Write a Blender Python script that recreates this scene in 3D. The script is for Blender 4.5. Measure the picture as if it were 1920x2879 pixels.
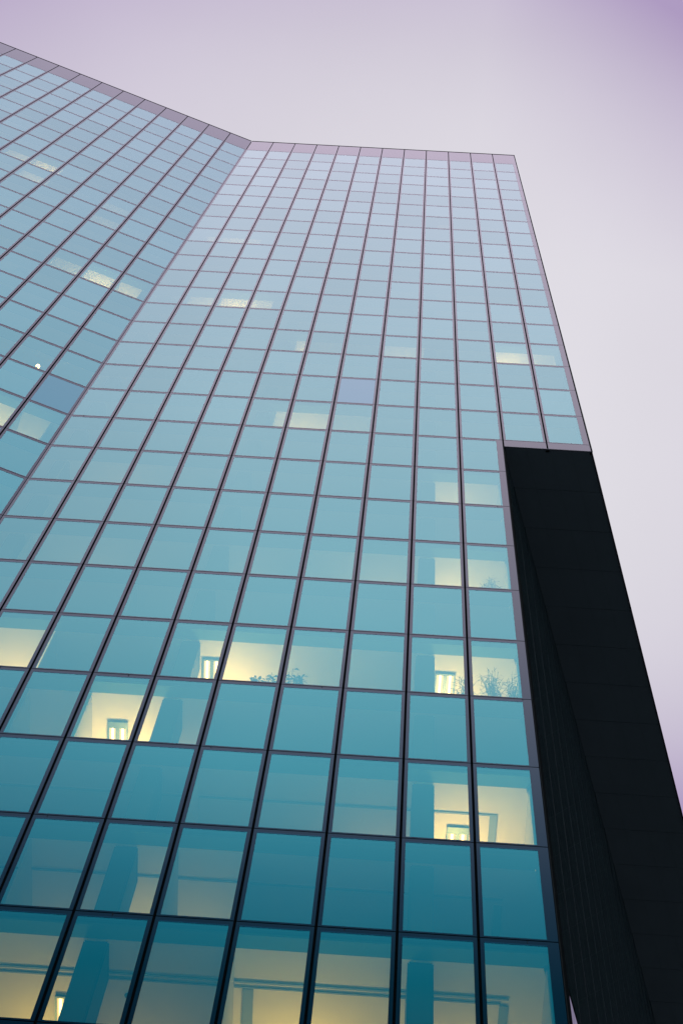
import bpy, bmesh, math, random
from mathutils import Vector, Matrix
for o in list(bpy.data.objects): bpy.data.objects.remove(o)
random.seed(7)
scene = bpy.context.scene
COL = scene.collection
S = 1.5                       # one facade bay is 1.5 m wide
H = 2.396 * S                 # storey height 3.6 m
TH = math.radians(18.33)      # the left facade bends towards the street by this angle
BW = 1.039 * S                # bay width of the left facade
PAR = 1.119 * H               # parapet panel height
ZT = 85.27 * S + 1.6          # underside of the parapet = head of the top storey
NR = 35                       # storeys
def row_z(r): return ZT - r * H

# ------------------------------------------------------------------ camera
cam = bpy.data.cameras.new('camera'); co = bpy.data.objects.new('camera', cam); COL.objects.link(co)
cr = Vector((0.997782, -0.046749, 0.047392)); cu = Vector((-0.059563, -0.944868, 0.321988))
cf = Vector((-0.029726, 0.324096, 0.945557))
# orthonormal camera axes: right, up, backwards
cf.normalize(); cr = (cr - cf * cr.dot(cf)).normalized(); cu = cr.cross(cf).normalized()
M = Matrix((cr, cu, -cf)).transposed().to_4x4()
M.translation = Vector((7.7069 * S, -12.4668 * S, 1.6))
co.matrix_world = M
cam.sensor_fit = 'VERTICAL'; cam.sensor_height = 36; cam.sensor_width = 24
cam.lens = 5361.2 / 2879 * 36
cam.clip_start = 0.1; cam.clip_end = 5000
scene.camera = co

# ------------------------------------------------------------------ node helpers
class NT:
    def __init__(s, tree): s.t = tree; s.n = tree.nodes; s.l = tree.links
    def new(s, kind, **kw):
        n = s.n.new(kind)
        for k, v in kw.items(): setattr(n, k, v)
        return n
    def val(s, sock, v):
        if hasattr(v, 'is_output') or isinstance(v, bpy.types.NodeSocket): s.l.new(v, sock)
        else: sock.default_value = v
    def math(s, op, a, b=None, c=None, clamp=False):
        n = s.new('ShaderNodeMath', operation=op); n.use_clamp = clamp
        s.val(n.inputs[0], a)
        if b is not None: s.val(n.inputs[1], b)
        if c is not None: s.val(n.inputs[2], c)
        return n.outputs[0]
    def mixc(s, fac, a, b, mode='MIX', clamp=False):
        n = s.new('ShaderNodeMix', data_type='RGBA', blend_type=mode); n.clamp_result = clamp
        s.val(n.inputs[0], fac); s.val(n.inputs[6], a); s.val(n.inputs[7], b)
        return n.outputs[2]
    def ramp(s, fac, stops, interp='LINEAR'):
        n = s.new('ShaderNodeValToRGB'); s.val(n.inputs[0], fac); e = n.color_ramp.elements
        n.color_ramp.interpolation = interp
        e[0].position, e[0].color = stops[0][0], (*stops[0][1], 1)
        e[1].position, e[1].color = stops[-1][0], (*stops[-1][1], 1)
        for p, c in stops[1:-1]:
            q = e.new(p); q.color = (*c, 1)
        return n.outputs[0]

# ------------------------------------------------------------------ sky (violet overcast dusk)
world = bpy.data.worlds.new('World'); scene.world = world; world.use_nodes = True
w = NT(world.node_tree); w.n.clear()
tc = w.new('ShaderNodeTexCoord'); sx = w.new('ShaderNodeSeparateXYZ'); w.l.new(tc.outputs['Generated'], sx.inputs[0])
zc = w.math('MAXIMUM', sx.outputs[2], 0.04)
u = w.math('DIVIDE', sx.outputs[0], zc); v = w.math('DIVIDE', sx.outputs[1], zc)
# bands from the low dark sky in the street's direction (v<0) over the zenith to the north
vf = w.math('MULTIPLY_ADD', v, 0.5, 0.5, clamp=True)      # v -1..1 -> 0..1
vv = lambda x: x * 0.5 + 0.5
SKYBANDS = [(vv(-.95), (.015, .05, .07)), (vv(-.74), (.012, .135, .180)), (vv(-.64), (.022, .27, .335)), (vv(-.58), (.14, .40, .49)),
            (vv(-.50), (.46, .72, .79)), (vv(-.41), (.84, .95, .98)), (vv(-.30), (.96, .98, 1.01)), (vv(-.14), (.97, .94, 1.01)), (vv(0.0), (.80, .78, .84)),
            (vv(.08), (.725, .695, .755)), (vv(.6), (.745, .735, .765)), (vv(1.), (.45, .43, .56))]
band = w.ramp(vf, SKYBANDS)
# violet deepening away from the pale patch beside the zenith
du = w.math('SUBTRACT', u, 0.03); dv = w.math('SUBTRACT', v, 0.24)
f1 = w.math('MULTIPLY', w.math('MULTIPLY', du, du), 6.5)
f2 = w.math('MULTIPLY', w.math('POWER', w.math('ABSOLUTE', dv), 4.0), w.math('SUBTRACT', 320.0, w.math('MULTIPLY', w.math('SIGN', dv), 150.0)))
f3 = w.math('MULTIPLY', w.math('MULTIPLY', w.math('MAXIMUM', du, 0.0), w.math('MAXIMUM', w.math('SUBTRACT', 0.2, v), 0.0)), 40.0)
vup = w.math('MULTIPLY_ADD', v, 12.0, 0.3, clamp=True)
fade = w.math('MULTIPLY', w.math('MULTIPLY', w.math('ADD', f1, w.math('ADD', f2, f3)), 1.0, clamp=True), vup)
viol = w.mixc(fade, (1, 1, 1, 1), (.58, .465, .70, 1))
sky = w.mixc(1.0, band, viol, 'MULTIPLY')
# darker towards the west
uw = w.math('MULTIPLY_ADD', u, 2.05, 1.18, clamp=True)
west = w.mixc(uw, (.24, .40, .52, 1), (1, 1, 1, 1))
notup = w.math('SUBTRACT', 1.0, vup)
west = w.mixc(notup, (1, 1, 1, 1), west)
sky = w.mixc(1.0, sky, west, 'MULTIPLY')
nz = w.new('ShaderNodeTexNoise'); nz.inputs['Scale'].default_value = 5.0; nz.inputs['Detail'].default_value = 5
w.l.new(tc.outputs['Generated'], nz.inputs['Vector'])
cl = w.math('MULTIPLY_ADD', w.math('SUBTRACT', nz.outputs[0], 0.5), 0.16, 1.0)
clc = w.new('ShaderNodeCombineXYZ')
for i in range(3): w.l.new(cl, clc.inputs[i])
sky = w.mixc(1.0, sky, clc.outputs[0], 'MULTIPLY')
nish = w.new('ShaderNodeTexSky', sky_type='NISHITA'); nish.sun_disc = False
nish.sun_elevation = math.radians(6); nish.sun_rotation = math.radians(20)
bg1 = w.new('ShaderNodeBackground'); w.l.new(sky, bg1.inputs[0]); bg1.inputs[1].default_value = 1.0
bg2 = w.new('ShaderNodeBackground'); w.l.new(nish.outputs[0], bg2.inputs[0]); bg2.inputs[1].default_value = 0.01
ad = w.new('ShaderNodeAddShader'); w.l.new(bg1.outputs[0], ad.inputs[0]); w.l.new(bg2.outputs[0], ad.inputs[1])
wo = w.new('ShaderNodeOutputWorld'); w.l.new(ad.outputs[0], wo.inputs[0])
# veiled low sun behind the building
sl = bpy.data.lights.new('sun', 'SUN'); sl.energy = 0.5; sl.angle = math.radians(12); sl.color = (1, .9, .82)
so = bpy.data.objects.new('sun', sl); COL.objects.link(so)
so.rotation_euler = Vector((-math.sin(math.radians(20)) * .99, -math.cos(math.radians(20)) * .99, -.10)).to_track_quat('-Z', 'Y').to_euler()
scene.view_settings.view_transform = 'Standard'; scene.view_settings.look = 'None'
scene.view_settings.exposure = 0; scene.view_settings.gamma = 1
scene.render.resolution_x = 682; scene.render.resolution_y = 1024
scene.render.engine = 'CYCLES'
scene.cycles.transparent_max_bounces = 12; scene.cycles.max_bounces = 8
scene.cycles.sample_clamp_indirect = 4
world.cycles.sampling_method = 'NONE'      # the sky is smooth: no need to sample it as a light

# ------------------------------------------------------------------ materials
def material(name):
    m = bpy.data.materials.new(name); m.use_nodes = True
    n = NT(m.node_tree); n.n.clear(); n.out = n.new('ShaderNodeOutputMaterial')
    return m, n
def coated(name, r0, r90, base=None, tint=(1, 1, 1), rough=0.0, vary=0.08, power=5.0):
    """Facade glass: coloured coating reflection rising with grazing angle, over a clear or opaque body."""
    m, n = material(name)
    lw = n.new('ShaderNodeLayerWeight'); lw.inputs[0].default_value = 0.5
    k = n.math('POWER', lw.outputs['Facing'], power)
    geo = n.new('ShaderNodeNewGeometry')
    rnd = n.math('MULTIPLY_ADD', n.math('SUBTRACT', geo.outputs['Random Per Island'], 0.5), vary, 1.0)
    R = n.mixc(k, (*r0, 1), (*r90, 1))
    cx = n.new('ShaderNodeCombineXYZ')
    for i in range(3): n.l.new(rnd, cx.inputs[i])
    Rv = n.mixc(1.0, R, cx.outputs[0], 'MULTIPLY')
    tcn = n.new('ShaderNodeTexCoord')
    noi = n.new('ShaderNodeTexNoise'); noi.inputs['Scale'].default_value = 0.55; noi.inputs['Detail'].default_value = 3
    n.l.new(tcn.outputs['Object'], noi.inputs['Vector'])
    bmp = n.new('ShaderNodeBump'); bmp.inputs['Strength'].default_value = 0.01; bmp.inputs['Distance'].default_value = 0.02
    n.l.new(noi.outputs[0], bmp.inputs['Height'])
    gl = n.new('ShaderNodeBsdfGlossy'); gl.inputs['Roughness'].default_value = rough
    n.l.new(Rv, gl.inputs['Color']); n.l.new(bmp.outputs[0], gl.inputs['Normal'])
    inv = n.mixc(1.0, (1, 1, 1, 1), R, 'SUBTRACT', clamp=True)
    body = n.mixc(1.0, inv, (*tint, 1), 'MULTIPLY')
    if base is None:
        b = n.new('ShaderNodeBsdfTransparent'); n.l.new(body, b.inputs[0])
    else:
        b = n.new('ShaderNodeBsdfDiffuse'); b.inputs[0].default_value = (*base, 1)
    a = n.new('ShaderNodeAddShader'); n.l.new(gl.outputs[0], a.inputs[0]); n.l.new(b.outputs[0], a.inputs[1])
    n.l.new(a.outputs[0], n.out.inputs[0])
    return m
def plain(name, col, rough=0.6, noise=0.0, scale=3.0, metal=0.0, spec=0.5):
    m, n = material(name)
    p = n.new('ShaderNodeBsdfPrincipled'); p.inputs['Roughness'].default_value = rough
    p.inputs['Metallic'].default_value = metal; p.inputs['Specular IOR Level'].default_value = spec
    if noise:
        tcn = n.new('ShaderNodeTexCoord'); noi = n.new('ShaderNodeTexNoise')
        noi.inputs['Scale'].default_value = scale; noi.inputs['Detail'].default_value = 6
        n.l.new(tcn.outputs['Object'], noi.inputs['Vector'])
        c = n.mixc(noi.outputs[0], tuple(x * (1 - noise) for x in col) + (1,), tuple(min(1, x * (1 + noise)) for x in col) + (1,))
        n.l.new(c, p.inputs['Base Color'])
    else: p.inputs['Base Color'].default_value = (*col, 1)
    n.l.new(p.outputs[0], n.out.inputs[0]); return m
def glow(name, col, s):
    m, n = material(name); e = n.new('ShaderNodeEmission'); e.inputs[0].default_value = (*col, 1); e.inputs[1].default_value = s
    n.l.new(e.outputs[0], n.out.inputs[0]); m.cycles.emission_sampling = 'NONE'; return m
M_PANE = coated('teal_coated_glass', (.042, .340, .412), (1.0, .87, .955), tint=(.95, .97, .50), power=4.0)
M_BLUEGREY = coated('blue_grey_glass', (.05, .23, .34), (.62, .62, .76), tint=(.2, .2, .3), power=4.0)
M_VIOLET = coated('violet_glass', (.10, .29, .43), (.94, .84, .96), tint=(.2, .2, .3), power=4.0)
M_FRIT = coated('mauve_enamelled_glass', (.024, .022, .050), (.93, .82, .95), base=(.006, .010, .018), vary=.05, power=3.9)
M_LIP = coated('translucent_frit', (.03, .10, .17), (.88, .76, .94), base=(.01, .02, .03), vary=.05, power=4.5)
# left facade: darker copies of glass and frit, its dimmer reflection put into the colour
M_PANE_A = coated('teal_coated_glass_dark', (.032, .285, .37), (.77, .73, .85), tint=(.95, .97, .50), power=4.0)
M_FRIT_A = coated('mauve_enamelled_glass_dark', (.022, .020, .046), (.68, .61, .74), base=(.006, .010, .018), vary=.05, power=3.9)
M_JOINT = plain('black_gasket', (.012, .015, .019), 0.9, spec=.1)
M_SOFFIT = plain('black_soffit_metal', (.11, .165, .175), 0.8, .15, .4, spec=.1)
M_SEAM = plain('soffit_seam', (.10, .15, .16), 0.9, spec=.1)
M_SIDE = coated('dark_side_glass', (.006, .010, .010), (.70, .74, .74), base=(.007, .014, .014), vary=.1)
M_FIN = plain('dark_green_fin', (.02, .05, .06), 0.6, spec=.1)
M_CEIL = plain('white_ceiling', (.78, .77, .74), 0.8, .03, 1.0)
M_PELMET = plain('grey_pelmet', (.06, .16, .20), 0.35, .1, 2.0)
M_GROOVE = plain('grey_track', (.22, .28, .29), 0.6)
M_CONC = plain('pillar_paint', (.010, .030, .042), 0.7, .08, 2.0)
M_WALL = plain('partition_paint', (.45, .46, .44), 0.8)
M_FLOOR = plain('office_carpet', (.08, .09, .10), 0.95)
M_TRIM = plain('black_trim', (.012, .012, .018), 0.6, spec=.2)
M_TUBE = glow('lamp_tube_light', (1, .93, .66), 4.5)
M_DIFF = glow('lamp_diffuser_light', (1, .86, .42), 1.25)
M_HOUSING = plain('lamp_housing_metal', (.10, .17, .20), 0.4, metal=.3)
M_LEAF = plain('dark_leaf', (.03, .075, .06), 0.6, .3, 9)
M_POT = plain('grey_pot', (.10, .12, .13), 0.5)

# ------------------------------------------------------------------ mesh helpers
def obj(name, bm, mats, parent=None, label=None, cat=None, group=None, kind=None):
    me = bpy.data.meshes.new(name); bm.normal_update(); bm.to_mesh(me); bm.free()
    for m in (mats if isinstance(mats, (list, tuple)) else [mats]): me.materials.append(m)
    o = bpy.data.objects.new(name, me); COL.objects.link(o)
    if parent: o.parent = parent
    tag(o, label, cat, group, kind); return o
def tag(o, label=None, cat=None, group=None, kind=None):
    for k, v in (('label', label), ('category', cat), ('group', group), ('kind', kind)):
        if v: o[k] = v
def quad(bm, pts, mi=0):
    f = bm.faces.new([bm.verts.new(p) for p in pts]); f.material_index = mi; return f
def box(bm, o, ex, ey, ez, mi=0):
    """box from corner o with edge vectors"""
    o = Vector(o); ex, ey, ez = Vector(ex), Vector(ey), Vector(ez)
    c = [o, o + ex, o + ex + ey, o + ey]; c = c + [p + ez for p in c]
    vs = [bm.verts.new(p) for p in c]
    for ids in ((0, 3, 2, 1), (4, 5, 6, 7), (0, 1, 5, 4), (1, 2, 6, 5), (2, 3, 7, 6), (3, 0, 4, 7)):
        f = bm.faces.new([vs[i] for i in ids]); f.material_index = mi
class Frame:
    """facade plane: a = along the wall, n = outward, origin at a corner"""
    def __init__(s, o, a, n, bw): s.o = Vector(o); s.a = Vector(a).normalized(); s.n = Vector(n).normalized(); s.bw = bw
    def p(s, k, z, d=0.0):            # k bays along, z height, d metres INTO the building
        q = s.o + s.a * (k * s.bw) - s.n * d; return Vector((q.x, q.y, z))
FB = Frame((0, 0, 0), (1, 0, 0), (0, -1, 0), S)
FA = Frame((0, 0, 0), (-math.cos(TH), -math.sin(TH), 0), (math.sin(TH), -math.cos(TH), 0), BW)
SD = Vector((math.sin(TH), math.cos(TH), 0)); SN = Vector((math.cos(TH), -math.sin(TH), 0))
FL = Frame((10 * S, 0, 0), SD, SN, S)        # recessed side wall of the lower storeys
FU = Frame((12 * S, 0, 0), SD, SN, S)        # side wall of the upper, overhanging storeys
def fbox(bm, F, k0, k1, z0, z1, d0, d1, mi=0):
    box(bm, F.p(k0, z0, d0), F.p(k1, z0, d0) - F.p(k0, z0, d0), F.p(k0, z0, d1) - F.p(k0, z0, d0), (0, 0, z1 - z0), mi)

# plan outline, as lines; inset() gives the polygon moved inwards
NA = 16; DEEP = 17 * S
def outline(kright):
    pA = FA.p(NA, 0); p0 = Vector((0, 0, 0)); p1 = Vector((kright * S, 0, 0))
    p2 = p1 + SD * DEEP * 1.05; p3 = pA + (-FA.n) * DEEP
    return [pA, p0, p1, p2, p3]
def inset(poly, d):
    n = len(poly); L = []
    for i in range(n):
        a, b = poly[i], poly[(i + 1) % n]; t = (b - a).normalized(); nn = Vector((-t.y, t.x, 0))  # inward for ccw
        L.append((a + nn * d, t))
    out = []
    for i in range(n):
        (p, t), (q, s_) = L[i - 1], L[i]
        den = t.x * s_.y - t.y * s_.x; k = ((q.x - p.x) * s_.y - (q.y - p.y) * s_.x) / den
        out.append(p + t * k)
    return out
def prism(bm, poly, z0, z1, mi=0, cap=True):
    n = len(poly)
    lo = [bm.verts.new((p.x, p.y, z0)) for p in poly]; hi = [bm.verts.new((p.x, p.y, z1)) for p in poly]
    if cap:
        bm.faces.new(lo[::-1]).material_index = mi; bm.faces.new(hi).material_index = mi
    for i in range(n): bm.faces.new((lo[i], lo[(i + 1) % n], hi[(i + 1) % n], hi[i])).material_index = mi
def ring(bm, poly, d0, d1, z0, z1, segs, mi=0):
    a, b = inset(poly, d0), inset(poly, d1)
    for i in segs:
        j = (i + 1) % len(poly)
        P = [a[i], a[j], b[j], b[i]]; vs = [bm.verts.new((p.x, p.y, z0)) for p in P] + [bm.verts.new((p.x, p.y, z1)) for p in P]
        for ids in ((0, 3, 2, 1), (4, 5, 6, 7), (0, 1, 5, 4), (1, 2, 6, 5), (2, 3, 7, 6), (3, 0, 4, 7)):
            bm.faces.new([vs[q] for q in ids]).material_index = mi
UP, LO = outline(12), outline(10)
RCUT = 18                                     # storeys below this are two bays shorter
ZS = row_z(RCUT) - 0.52 * S                   # soffit level

# ------------------------------------------------------------------ ground
bm = bmesh.new(); quad(bm, [(-1500, -1500, 0), (1500, -1500, 0), (1500, 1500, 0), (-1500, 1500, 0)])
gm, gn = material('grey_paving')
gp = gn.new('ShaderNodeBsdfPrincipled'); gp.inputs['Roughness'].default_value = .85
gt = gn.new('ShaderNodeTexCoord'); gb = gn.new('ShaderNodeTexBrick'); gb.inputs['Scale'].default_value = 1.0
gb.inputs['Color1'].default_value = (.16, .155, .15, 1); gb.inputs['Color2'].default_value = (.20, .195, .19, 1); gb.inputs['Mortar'].default_value = (.07, .07, .07, 1)
gb.inputs['Mortar Size'].default_value = .008; gb.inputs['Brick Width'].default_value = .9; gb.inputs['Row Height'].default_value = .45
gn.l.new(gt.outputs['Object'], gb.inputs['Vector']); gn.l.new(gb.outputs[0], gp.inputs['Base Color']); gn.l.new(gp.outputs[0], gn.out.inputs[0])
obj('ground', bm, gm, kind='structure')

# ------------------------------------------------------------------ the tower
tower = bpy.data.objects.new('glass_tower', None); COL.objects.link(tower)
tag(tower, 'glass office tower, teal panes in mauve frames, folded facade, black soffit under its overhang', 'office tower')

GV, GH = 0.037 * S, 0.022 * S                # joint widths
BL, BT, BB, LIP = 0.050 * S, 0.082 * S, 0.034 * S, 0.020 * S
TK = 0.035
def bays(side, r):
    if side == 'A': return range(NA)
    return range(12) if r < RCUT else range(10)
def window_geo(bm, F, k, r, wide, origin=None, mp=1, frame=True, pane=True, only=None):
    """frit border (0), lip (1), pane (2)"""
    w0, w1 = k * F.bw + GV * (.2 if k == 0 else .5), (k + 1) * F.bw - GV / 2
    fold = (k == 0)
    z1, z0 = row_z(r) - GH / 2, row_z(r + 1) + GH / 2
    br = wide if wide else BL
    if F is FA: xl, xr = w0 + BL, w1 - br
    else: xl, xr = w0 + BL, w1 - br
    def P(x, z, d=0.0): return F.p(x / F.bw, z, d)
    zt, zb = z1 - BT, z0 + BB
    if frame:
        def strip(x0, x1, a, b, mi):
            q = [P(x0, a), P(x1, a), P(x1, b), P(x0, b)]
            f = bm.faces.new([bm.verts.new(p) for p in q]); f.material_index = mi
        strip(w0, xl, z0, z1, 0); strip(xr, w1, z0, z1, 0)
        strip(xl, xr, z0, zb, 0); strip(xl, xr, zt, z1, 0)
        strip(xl, xr, zt - LIP, zt, 1)
        # edges of the unit, returning into the joint
        for (xa, za, xb, zb_) in ((w0, z0, w0, z1), (w1, z0, w1, z1), (w0, z0, w1, z0), (w0, z1, w1, z1)):
            f = bm.faces.new([bm.verts.new(p) for p in (P(xa, za), P(xb, zb_), P(xb, zb_, TK), P(xa, za, TK))]); f.material_index = 3
    if pane:
        f = bm.faces.new([bm.verts.new(p) for p in (P(xl, zb, .004), P(xr, zb, .004), P(xr, zt - LIP, .004), P(xl, zt - LIP, .004))])
        f.material_index = mp
def wide_for(side, k, r):
    if side == 'B' and ((k == 11 and r < RCUT) or (k == 9 and r >= RCUT)): return 0.14 * S
    return None
# screen size of each window
Minv = M.inverted()
def px(p):
    q = Minv @ p
    if q.z > -0.1: return None
    f = cam.lens / 36 * 1024; return (341 + f * q.x / -q.z, 512 - f * q.y / -q.z)
cells = []
for side, F in (('A', FA), ('B', FB)):
    for r in range(NR):
        for k in bays(side, r):
            c = [px(F.p(a, row_z(b))) for a, b in ((k, r), (k + 1, r), (k + 1, r + 1), (k, r + 1))]
            area = 0
            if all(c):
                cl = [(min(max(x, 0), 682), min(max(y, 0), 1024)) for x, y in c]
                area = abs(sum(cl[i][0] * cl[(i + 1) % 4][1] - cl[(i + 1) % 4][0] * cl[i][1] for i in range(4))) / 2
            cells.append((area, side, k, r))
VIOLET = {('B', 6, 16): 'violet-tinted pane, unlike its teal neighbours', ('A', 0, 17): 'muted blue-grey pane beside the fold, darker than its teal neighbours'}
# (side, row, first bay, last bay, watts, lamp bay, lamp depth in bays)
ROOMS = [
 ('B', 27, 2.0, 4.28, 150, 3.75, 1.6), ('B', 27, 4.28, 6.0, 42, 4.9, 1.8), ('B', 27, 6.0, 8.28, 230, 6.9, 1.7), ('B', 27, 8.28, 10, 130, 8.9, 1.9),
 ('B', 26, 4.28, 5.0, 55, 4.85, 1.5), ('B', 26, 5.0, 6.0, 38, 5.15, 1.6), ('B', 26, 3.0, 4.28, 14, 3.6, 1.5),
 ('B', 25, 5.0, 8.28, 40, 7.8, 1.5), ('B', 25, 8.28, 10, 260, 8.85, 1.15),
 ('B', 24, 2.0, 3.0, 60, 2.9, 1.7), ('B', 24, 3.0, 4.28, 330, 3.6, 1.15), ('B', 24, 4.28, 5.0, 60, 4.75, 1.4),
 ('B', 23, 0.0, 2.0, 250, 1.3, 1.2), ('B', 23, 4.28, 8.28, 340, 4.95, 0.95), ('B', 23, 8.28, 10, 330, 8.72, 0.95),
 ('B', 22, 3.0, 6.0, 12, 4.6, 1.4),
 ('B', 21, 6.0, 8.28, 70, 7.6, 1.2), ('B', 21, 8.28, 10, 190, 8.8, .95), ('B', 21, 0.6, 4.28, 55, 1.9, 1.3), ('B', 21, 4.28, 6, 40, 4.7, 1.2),
 ('B', 20, 0.6, 4.28, 25, 1.9, 1.3), ('B', 20, 8.28, 10, 10, 9, 1.3),
 ('B', 19, 8.28, 10, 110, 8.8, .8), ('B', 19, 0.4, 4, 45, 1.6, 1.0),
 ('B', 17, 4.6, 6.0, 115, 5.3, .8), ('B', 17, 6, 7, 40, 6.3, .8),
 ('B', 14, 4.6, 5, 120, 4.8, .6), ('B', 14, 7, 8.28, 110, 7.6, .6), ('B', 14, 10.1, 12, 400, 10.5, .6), ('B', 14, 5, 6, 25, 5.4, .6),
 ('B', 12, 1.05, 2, 130, 1.8, .5), ('B', 12, 2, 3.6, 420, 2.5, .5),
 ('B', 8, 0.4, 1, 120, .7, .4), ('B', 8, 1, 2.4, 190, 1.6, .4), ('B', 6, 8.5, 9, 60, 8.7, .35),
 ('A', 12, 0.3, 1, 160, .75, .5), ('A', 12, 1, 2, 320, 1.5, .5), ('A', 12, 2, 3, 100, 2.2, .5),
 ('A', 7, 5, 6, 420, 5.5, .4), ('A', 7, 6, 7, 210, 6.3, .4), ('A', 8, 5, 6, 190, 5.5, .4), ('A', 8, 2, 3.2, 70, 2.7, .4),
 ('A', 9, 2, 3.2, 90, 2.6, .45), ('A', 2, 7, 8, 100, 7.5, .3), ('A', 18, 1, 2.4, 170, 1.5, 1.0), ('A', 18, 0.3, 1, 70, .9, 1.0), ('A', 11, 6, 8, 60, 7, .5),
]
def litness(side, k, r):
    for (s_, rr_, a, b, wt, *_x) in ROOMS:
        if s_ == side and rr_ == r and min(b, k + 1) - max(a, k) > .4: return wt
    return 0
cells.sort(reverse=True)
big = cells[:100]; rest = cells[100:]
cache = {}
def window_meshes(side, wide, k0=0):
    key = (side, bool(wide), k0)
    if key not in cache:
        F = FB if side == 'B' else FA
        r0 = 0
        bm = bmesh.new(); window_geo(bm, F, k0, r0, wide, pane=False)
        bmesh.ops.translate(bm, verts=bm.verts, vec=-F.p(k0, row_z(1)))
        me = bpy.data.meshes.new('window'); bm.normal_update(); bm.to_mesh(me); bm.free()
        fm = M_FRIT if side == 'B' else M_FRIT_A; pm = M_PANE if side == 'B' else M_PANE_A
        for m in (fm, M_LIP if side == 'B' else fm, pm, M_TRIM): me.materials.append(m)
        bm = bmesh.new(); window_geo(bm, F, k0, r0, wide, frame=False, mp=0)
        bmesh.ops.translate(bm, verts=bm.verts, vec=-F.p(k0, row_z(1)))
        mg = bpy.data.meshes.new('pane'); bm.normal_update(); bm.to_mesh(mg); bm.free(); mg.materials.append(pm)
        mv = mg.copy(); mv.materials.clear(); mv.materials.append(M_VIOLET if side == 'B' else M_BLUEGREY)
        cache[key] = (me, mg, mv)
    return cache[key]
for area, side, k, r in big:
    F = FB if side == 'B' else FA
    me, mg, mv = window_meshes(side, wide_for(side, k, r), min(k, 1))
    o = bpy.data.objects.new('window', me); COL.objects.link(o); o.parent = tower; o.location = F.p(k, row_z(r + 1))
    g = bpy.data.objects.new('pane', mv if (side, k, r) in VIOLET else mg); COL.objects.link(g); g.parent = o
    if (side, k, r) in VIOLET: o['label'] = VIOLET[(side, k, r)]
    elif litness(side, k, r) >= 180: o['label'] = 'window lit warm yellow from the office inside'
    elif litness(side, k, r) >= 50: o['label'] = 'window faintly lit from the office inside'
bm = bmesh.new()
SLOT = {0: 0, 1: 1, 2: 2, 3: 3}
for area, side, k, r in rest:
    F = FB if side == 'B' else FA
    if (side, k, r) in VIOLET:
        b2 = bmesh.new(); window_geo(b2, F, k, r, wide_for(side, k, r), mp=2)
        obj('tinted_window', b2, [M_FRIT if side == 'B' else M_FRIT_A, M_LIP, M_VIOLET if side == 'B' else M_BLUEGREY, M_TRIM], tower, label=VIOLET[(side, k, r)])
        continue
    nf = len(bm.faces)
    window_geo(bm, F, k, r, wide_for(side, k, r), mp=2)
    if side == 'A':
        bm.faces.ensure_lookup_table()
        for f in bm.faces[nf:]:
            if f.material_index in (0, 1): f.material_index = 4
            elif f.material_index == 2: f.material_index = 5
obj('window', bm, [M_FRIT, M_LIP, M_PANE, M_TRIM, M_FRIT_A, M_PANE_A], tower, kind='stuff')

# mullions and transoms behind the joints
ZB = row_z(NR)
for side, F in (('A', FA), ('B', FB)):
    nk = NA if side == 'A' else 12
    for k in range(nk + 1):
        zb = ZB if (side == 'A' or k <= 10) else ZS
        b = bmesh.new(); hw = .045 * S / F.bw
        k0, k1 = k - hw, k + hw
        if k == 0: k0 = 0.003 if side == 'A' else 0.0
        if side == 'B' and k in (12,): k1 = k - .004
        if side == 'A' and k == nk: k1 = k
        fbox(b, F, k0, k1, zb, ZT + PAR - .03, TK + .003, .12)
        obj('mullion', b, M_JOINT, tower)
    for r in range(NR + 1):
        b = bmesh.new(); kk = nk if (side == 'A' or r <= RCUT) else 10
        fbox(b, F, .05, kk - .05, row_z(r) - .05, row_z(r) + .035, TK + .001, .10)
        obj('transom', b, M_JOINT, tower)
# parapet panels and the fascia under the overhang
for side, F in (('A', FA), ('B', FB)):
    for k in range(NA if side == 'A' else 12):
        b = bmesh.new(); h = GV / 2 / F.bw
        fbox(b, F, k + h, k + 1 - h, ZT + GH / 2, ZT + PAR, 0, TK)
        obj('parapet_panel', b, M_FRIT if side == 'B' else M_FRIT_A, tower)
    b = bmesh.new(); fbox(b, F, 0.0 if side == 'B' else .02, (NA if side == 'A' else 12) - .001, ZT + PAR, ZT + PAR + .05, -.02, .35)
    obj('coping', b, M_TRIM, tower)
for k in (10, 11):
    b = bmesh.new(); h = GV / 2 / S
    fbox(b, FB, k + h, k + 1 - h, ZS + .03, row_z(RCUT) - GH / 2, 0, TK)
    obj('fascia_panel', b, M_FRIT, tower)
b = bmesh.new(); fbox(b, FB, 10.02, 11.99, ZS - .004, ZS + .028, -.008, .022); obj('drip_edge', b, plain('pale_drip_edge', (.12, .13, .17), .5), tower)
# corner trims
b = bmesh.new(); fbox(b, FB, 12.0, 12.018, ZS, ZT + PAR + .05, -.01, .12); obj('corner_trim', b, M_TRIM, tower)
b = bmesh.new(); fbox(b, FB, 9.99, 10.006, ZB, ZS - .02, .001, .05); obj('corner_trim', b, plain('brown_trim', (.012, .009, .012), .8), tower)

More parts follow.
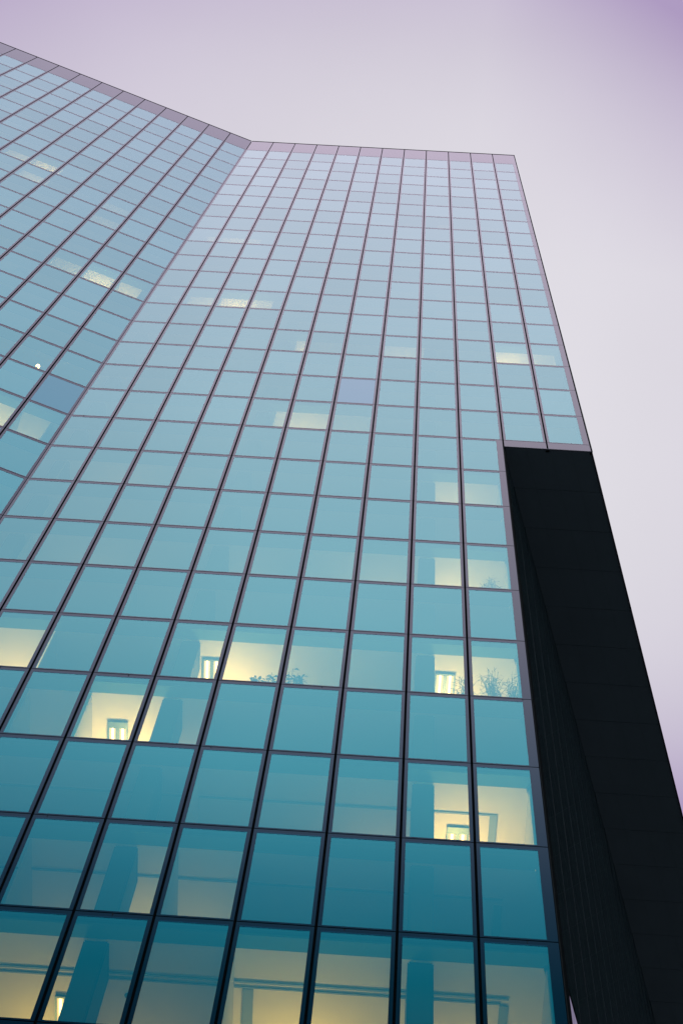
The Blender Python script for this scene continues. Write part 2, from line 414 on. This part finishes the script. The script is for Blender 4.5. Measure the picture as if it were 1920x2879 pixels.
# soffit with panel seams
b = bmesh.new()
d = 17
def soff(i, j):  # i along the side wall direction, j across
    return Vector((10 * S, 0.02, ZS)) + SD * (i * S) + Vector((1, 0, 0)) * (j * S)
def cell(b, i0, i1, j0, j1, g=.007):
    p = [soff(i0 + g, j0 + g * .5), soff(i1 - g, j0 + g * .5), soff(i1 - g, j1 - g * .5), soff(i0 + g, j1 - g * .5)]
    quad(b, p[::-1]); lift = Vector((0, 0, .012))
    for a, c in ((0, 1), (1, 2), (2, 3), (3, 0)): quad(b, (p[a], p[c], p[c] + lift, p[a] + lift))
for i in range(d):
    for (j0, j1) in ((-.15, .5), (.5, 1.05), (1.05, 1.53), (1.53, 1.995)): cell(b, i, i + 1, j0, j1)
obj('soffit', b, M_SOFFIT, tower)
b = bmesh.new(); quad(b, [soff(0, -.2) + Vector((0, 0, .011)), soff(0, 1.999) + Vector((0, 0, .011)), soff(d, 1.999) + Vector((0, 0, .011)), soff(d, -.2) + Vector((0, 0, .011))][::-1])
obj('soffit_backing', b, M_SEAM, tower)
# side walls: dark glass panels with thin fins
b = bmesh.new()
for i in range(34):
    for r in range(RCUT, NR):
        z1 = min(row_z(r), ZS) - .02; z0 = row_z(r + 1) + .02
        p = [FL.p(i * .5 + .003, z0, 0), FL.p(i * .5 + .497, z0, 0), FL.p(i * .5 + .497, z1, 0), FL.p(i * .5 + .003, z1, 0)]
        quad(b, p)
obj('side_glazing', b, M_SIDE, tower)
b = bmesh.new()
for i in range(1, 17): fbox(b, FL, i - .006, i + .006, ZB, ZS - .01, -.008, .05)
obj('side_fins', b, M_FIN, tower)
b = bmesh.new(); fbox(b, FL, .05, 17, ZB, ZS - .03, .03, .06); obj('side_backing', b, M_JOINT, tower)
b = bmesh.new(); fbox(b, FU, .06, 17.8, ZS + .02, ZT + PAR, .03, .06); obj('upper_side_wall', b, M_JOINT, tower)
b = bmesh.new()
for i in range(17):
    for r in range(-1, RCUT):
        z1 = (row_z(r) if r >= 0 else ZT + PAR) - .016; z0 = row_z(r + 1) + .016
        quad(b, [FU.p(i + .06, z0, 0), FU.p(i + .97, z0, 0), FU.p(i + .97, z1, 0), FU.p(i + .06, z1, 0)])
obj('upper_side_glazing', b, M_SIDE, tower)
b = bmesh.new(); fbox(b, FU, .0, 17.0, ZS - .03, ZS + .02, -.015, .03); obj('side_trim', b, M_TRIM, tower)
# roof, rear and end walls
b = bmesh.new(); prism(b, inset(UP, .2), ZT + .3, ZT + .6); obj('roof', b, M_SOFFIT, tower)
b = bmesh.new()
ring(b, UP, .001, .2, ZS + .02, ZT + PAR, (3, 4)); ring(b, LO, .001, .2, 0, ZS + .02, (3, 4)); obj('rear_wall', b, M_SOFFIT, tower)
b = bmesh.new(); prism(b, inset(LO, .4), 0, ZB - .02); obj('base', b, M_SIDE, tower)
b = bmesh.new(); prism(b, inset(LO, 5 * S), ZB, ZT); obj('core_wall', b, M_WALL, tower)

# floors: slab (underside is the ceiling), perimeter pelmet, track
CE = .264 * S; HC = .18 * S
for r in range(NR + 1):
    P = UP if r <= RCUT else LO
    z = row_z(r)
    b = bmesh.new(); prism(b, inset(P, CE), z - HC, z - .02); 
    for f in b.faces: f.material_index = 1 if f.calc_center_median().z > z - .03 else 0
    obj('floor_slab', b, [M_CEIL, M_FLOOR], tower)
    b = bmesh.new(); ring(b, P, .104, CE - .002, z - HC - .012, z - HC + .06, (0, 1)); ring(b, P, .104, CE - .002, z - .04, z - .01, (0, 1))
    obj('pelmet', b, M_PELMET, tower)
    if r >= 25 and r < NR:
        b = bmesh.new(); zc_ = z - HC
        for F_, a_, c_ in ((FA, .5, NA), (FB, .4, 9.42)):
            fbox(b, F_, a_, c_, zc_ - .03, zc_ - .002, .72 * S, .745 * S)
            if r > 26: fbox(b, F_, a_, c_ - .1, zc_ - .03, zc_ - .002, .80 * S, .82 * S)
        fbox(b, FB, 9.31, 9.42, zc_ - .03, zc_ - .002, (.83 if r != 25 else .747) * S, 2.4 * S)
        if r == 27: fbox(b, FB, 6.14, 6.27, zc_ - .03, zc_ - .002, .83 * S, 2.2 * S)
        obj('ceiling_track', b, M_GROOVE, tower)
# small drip stains on the frames just under the transoms
b = bmesh.new()
for n_ in range(110):
    side = random.choice('ABB'); F = FB if side == 'B' else FA
    r = random.randrange(4, 28); k = random.choice(list(bays(side, r))[:12]) + random.uniform(.15, .85)
    z = row_z(r) - GH / 2 - .004; wd = random.uniform(.006, .016) / F.bw; L_ = random.uniform(.05, .12)
    quad(b, [F.p(k - wd, z, -.002), F.p(k + wd, z, -.002), F.p(k + wd * .4, z - L_, -.002), F.p(k - wd * .4, z - L_, -.002)])
obj('drip_stain', b, M_TRIM, tower, kind='stuff')
# pillars
def pillar(F, k0, k1, zt, mats=M_CONC):
    b = bmesh.new(); fbox(b, F, k0, k1, ZB, zt, .30 * S, .85 * S)
    bmesh.ops.bevel(b, geom=[e for e in b.edges if abs((e.verts[0].co - e.verts[1].co).z) > 5], offset=.03, segments=2, affect='EDGES')
    obj('pillar', b, mats, tower)
for k in (0, 4, 8): pillar(FB, k + .15, k + .47, ZT)
for k in (3, 7, 11): pillar(FA, k + .3, k + .6, ZT)
# partitions at the ends of the lit rooms
def dim(r, wt):
    f = .38 if r >= 27 else .46 if r >= 24 else .38 if r == 23 else .33 if r >= 17 else .09 if r >= 12 else .055
    return wt * f * (.6 if wt <= 60 and r < 25 else 1)
for (side, r, a, c, wt, lk, ld) in ROOMS:
    F = FB if side == 'B' else FA
    b = bmesh.new(); z1 = row_z(r) - HC - .005; z0 = row_z(r + 1)
    for kk in (a + .012, c - .012):
        if abs(kk - 12) < .2: kk = 11.75
        if side == 'B' and abs(kk - 10) < .2: kk = 9.86 if r >= RCUT else 10.0
        if kk < .3: kk = .3
        atp = side == 'B' and any(abs(kk - q) < .2 for q in (4.28, 8.28))
        fbox(b, F, kk - .012, kk + .012, z0, z1, .86 * S if atp else CE * 1.05, 5 * S)
    obj('partition', b, M_WALL, tower)
    L = bpy.data.lights.new('room_light', 'POINT'); L.energy = dim(r, wt); L.color = (1, .92, .34) if r >= 26 else (1, .84, .36); L.shadow_soft_size = .25
    lo = bpy.data.objects.new('room_light', L); COL.objects.link(lo); lo.location = F.p(lk, row_z(r) - HC - (1.25 if r >= 17 else .8), max(ld, .4) * S + .4 if r >= 17 else 1.3)
    if r < 17: L.shadow_soft_size = .15

# ------------------------------------------------------------------ ceiling lights seen through the panes
def ceiling_light(F, k0, k1, d0, d1, r, label, tubes=2, lip=.04):
    z = row_z(r) - HC - .004
    root = bpy.data.objects.new('ceiling_light', None); COL.objects.link(root); c = F.p((k0 + k1) / 2, z, (d0 + d1) / 2 * S); root.location = c
    tag(root, label, 'ceiling light', 'office ceiling lights seen through the glass')
    def sh(b): bmesh.ops.translate(b, verts=b.verts, vec=-c)
    b = bmesh.new(); t = .025
    fbox(b, F, k0, k1, z - .07, z, d0 * S, d0 * S + lip); fbox(b, F, k0, k1, z - .07, z, d1 * S - .04, d1 * S)
    fbox(b, F, k0, k0 + t, z - .07, z, d0 * S + lip, d1 * S - .04); fbox(b, F, k1 - t, k1, z - .07, z, d0 * S + lip, d1 * S - .04)
    m = (k0 + k1) / 2
    if tubes == 2: fbox(b, F, m - .03, m + .03, z - .075, z, d0 * S + lip, d1 * S - .04)
    sh(b); obj('housing', b, M_HOUSING, root)
    b = bmesh.new(); fbox(b, F, k0 + t, k1 - t, z - .02, z - .006, d0 * S + lip, d1 * S - .04); sh(b); obj('diffuser', b, M_DIFF, root)
    for i in range(tubes):
        q = (k0 + t) + (k1 - k0 - 2 * t) * ((i + .5) / tubes); q += (-.012 if i == 0 else .012) if tubes == 2 else 0
        b = bmesh.new(); fbox(b, F, q - .02, q + .02, z - .055, z - .022, d0 * S + lip + .01, d1 * S - .05)
        bmesh.ops.bevel(b, geom=b.edges[:], offset=.01, segments=2, affect='EDGES'); sh(b); obj('tube', b, M_TUBE, root)
ceiling_light(FB, 8.50, 8.84, .60, 1.6, 23, 'twin-tube light beside the bamboo plants, on the right side of the tower')
ceiling_light(FB, 4.52, 4.84, .60, 1.6, 23, 'twin-tube light in the lit window left of the small leafy plant')
ceiling_light(FB, 3.28, 3.60, .74, 1.7, 24, 'small light low in the brightest yellow window at the lower left', 2, .16)
ceiling_light(FB, 8.70, 9.02, .95, 1.7, 25, 'light just showing at the sill of the large lit window near the black soffit', 2, .16)
ceiling_light(FB, 3.80, 3.94, 1.10, 1.6, 27, 'small white glowing light at the bottom left edge, left of a dark pillar', 1)
# one small bright spot lamp high on the left facade
sp = bpy.data.objects.new('spot_lamp', None); COL.objects.link(sp); c = FA.p(1.31, row_z(17) + .80, .16); sp.location = c
tag(sp, 'tiny bright spot lamp glowing at the foot of an unlit pane of the left facade', 'lamp')
b = bmesh.new(); bmesh.ops.create_uvsphere(b, u_segments=12, v_segments=8, radius=.075); obj('bulb', b, glow('spot_light', (1, .8, .5), 9), sp)
b = bmesh.new(); bmesh.ops.create_cone(b, cap_ends=True, segments=12, radius1=.05, radius2=.03, depth=.3)
bmesh.ops.translate(b, verts=b.verts, vec=(0, 0, -.2)); obj('stem', b, M_HOUSING, sp)

# ------------------------------------------------------------------ plants standing behind the glass
def plant(F, k, r, depth, height, label, leafy=False, spread=.5, n=26):
    root = bpy.data.objects.new('potted_plant', None); COL.objects.link(root)
    root.location = F.p(k, row_z(r + 1) - .02, depth * S)
    tag(root, label, 'potted plant', 'plants behind the office windows')
    b = bmesh.new(); bmesh.ops.create_cone(b, cap_ends=True, segments=16, radius1=.13, radius2=.18, depth=.34)
    bmesh.ops.translate(b, verts=b.verts, vec=(0, 0, .17)); obj('pot', b, M_POT, root)
    st = bmesh.new(); lf = bmesh.new()
    for i in range(n):
        a = random.uniform(0, 6.283); rad = random.uniform(.1, 1) * spread; low = .62 if not leafy else .7
        h = height * random.uniform(low, 1) * (1 - .22 * rad / spread)
        tip = Vector((math.cos(a) * rad, math.sin(a) * rad * .35 - .12, h)); base = Vector((math.cos(a) * .05, math.sin(a) * .05, .3))
        pts = [base.lerp(tip, t) + Vector((math.cos(a), math.sin(a) * .4, 0)) * (-.25 * rad * math.sin(t * 3.14)) for t in (0, .25, .5, .75, 1)]
        for p, q in zip(pts, pts[1:]):
            dd = (q - p).normalized(); s1 = dd.cross(Vector((0, 1, 0))).normalized() * .006; s2 = dd.cross(s1).normalized() * .006
            for w_ in (s1, s2): quad(st, (p - w_, p + w_, q + w_, q - w_))
        for t in range(7 if leafy else 13):
            tt = random.uniform(.35, 1); m = tt * 4; j = min(3, int(m)); p = pts[j].lerp(pts[j + 1], m - j)
            ang = random.uniform(0, 6.283); L = random.uniform(.14, .30) if not leafy else random.uniform(.12, .2)
            dd = Vector((math.cos(ang), math.sin(ang) * .5, random.uniform(-.35, .55))).normalized()
            wd = dd.cross(Vector((random.uniform(-.4, .4), 1, random.uniform(-.4, .4)))).normalized() * (.011 if not leafy else .045)
            q = p + dd * L; mid = p + dd * L * .5 + Vector((0, 0, .03)); tipv = q - Vector((0, 0, .05))
            quad(lf, (p, mid - wd, tipv, mid + wd))
    obj('stem', st, M_LEAF, root); obj('foliage', lf, M_LEAF, root)
plant(FB, 9.42, 23, .40, 3.05, 'largest feathery bamboo, in the lit window beside the black soffit', spread=.46, n=24)
plant(FB, 9.74, 23, .42, 2.75, 'smaller feathery bamboo to the right of the largest one', spread=.32, n=18)
plant(FB, 8.96, 23, .42, 2.4, 'feathery plant between the twin-tube light and the largest bamboo', spread=.32, n=16)
plant(FB, 9.52, 21, .40, 2.35, 'low bamboo two storeys above the large bamboo', spread=.42, n=16)
plant(FB, 5.72, 23, .40, 1.85, 'broad-leaved plant at the sill, in the lit window right of the twin-tube light', True, .45, 18)
plant(FB, 6.12, 23, .40, 2.2, 'tall broad-leaved plant dimly seen in the unlit window right of the broad-leaved one', True, .4, 16)
# sprinkler heads in the ceilings
for k, r, d_ in ((4.78, 26, 1.0), (4.70, 27, 1.05)):
    b = bmesh.new(); bmesh.ops.create_cone(b, cap_ends=True, segments=14, radius1=.03, radius2=.055, depth=.05)
    bmesh.ops.translate(b, verts=b.verts, vec=FB.p(k, row_z(r) - HC - .028, d_ * S)); obj('sprinkler', b, M_HOUSING, tower)
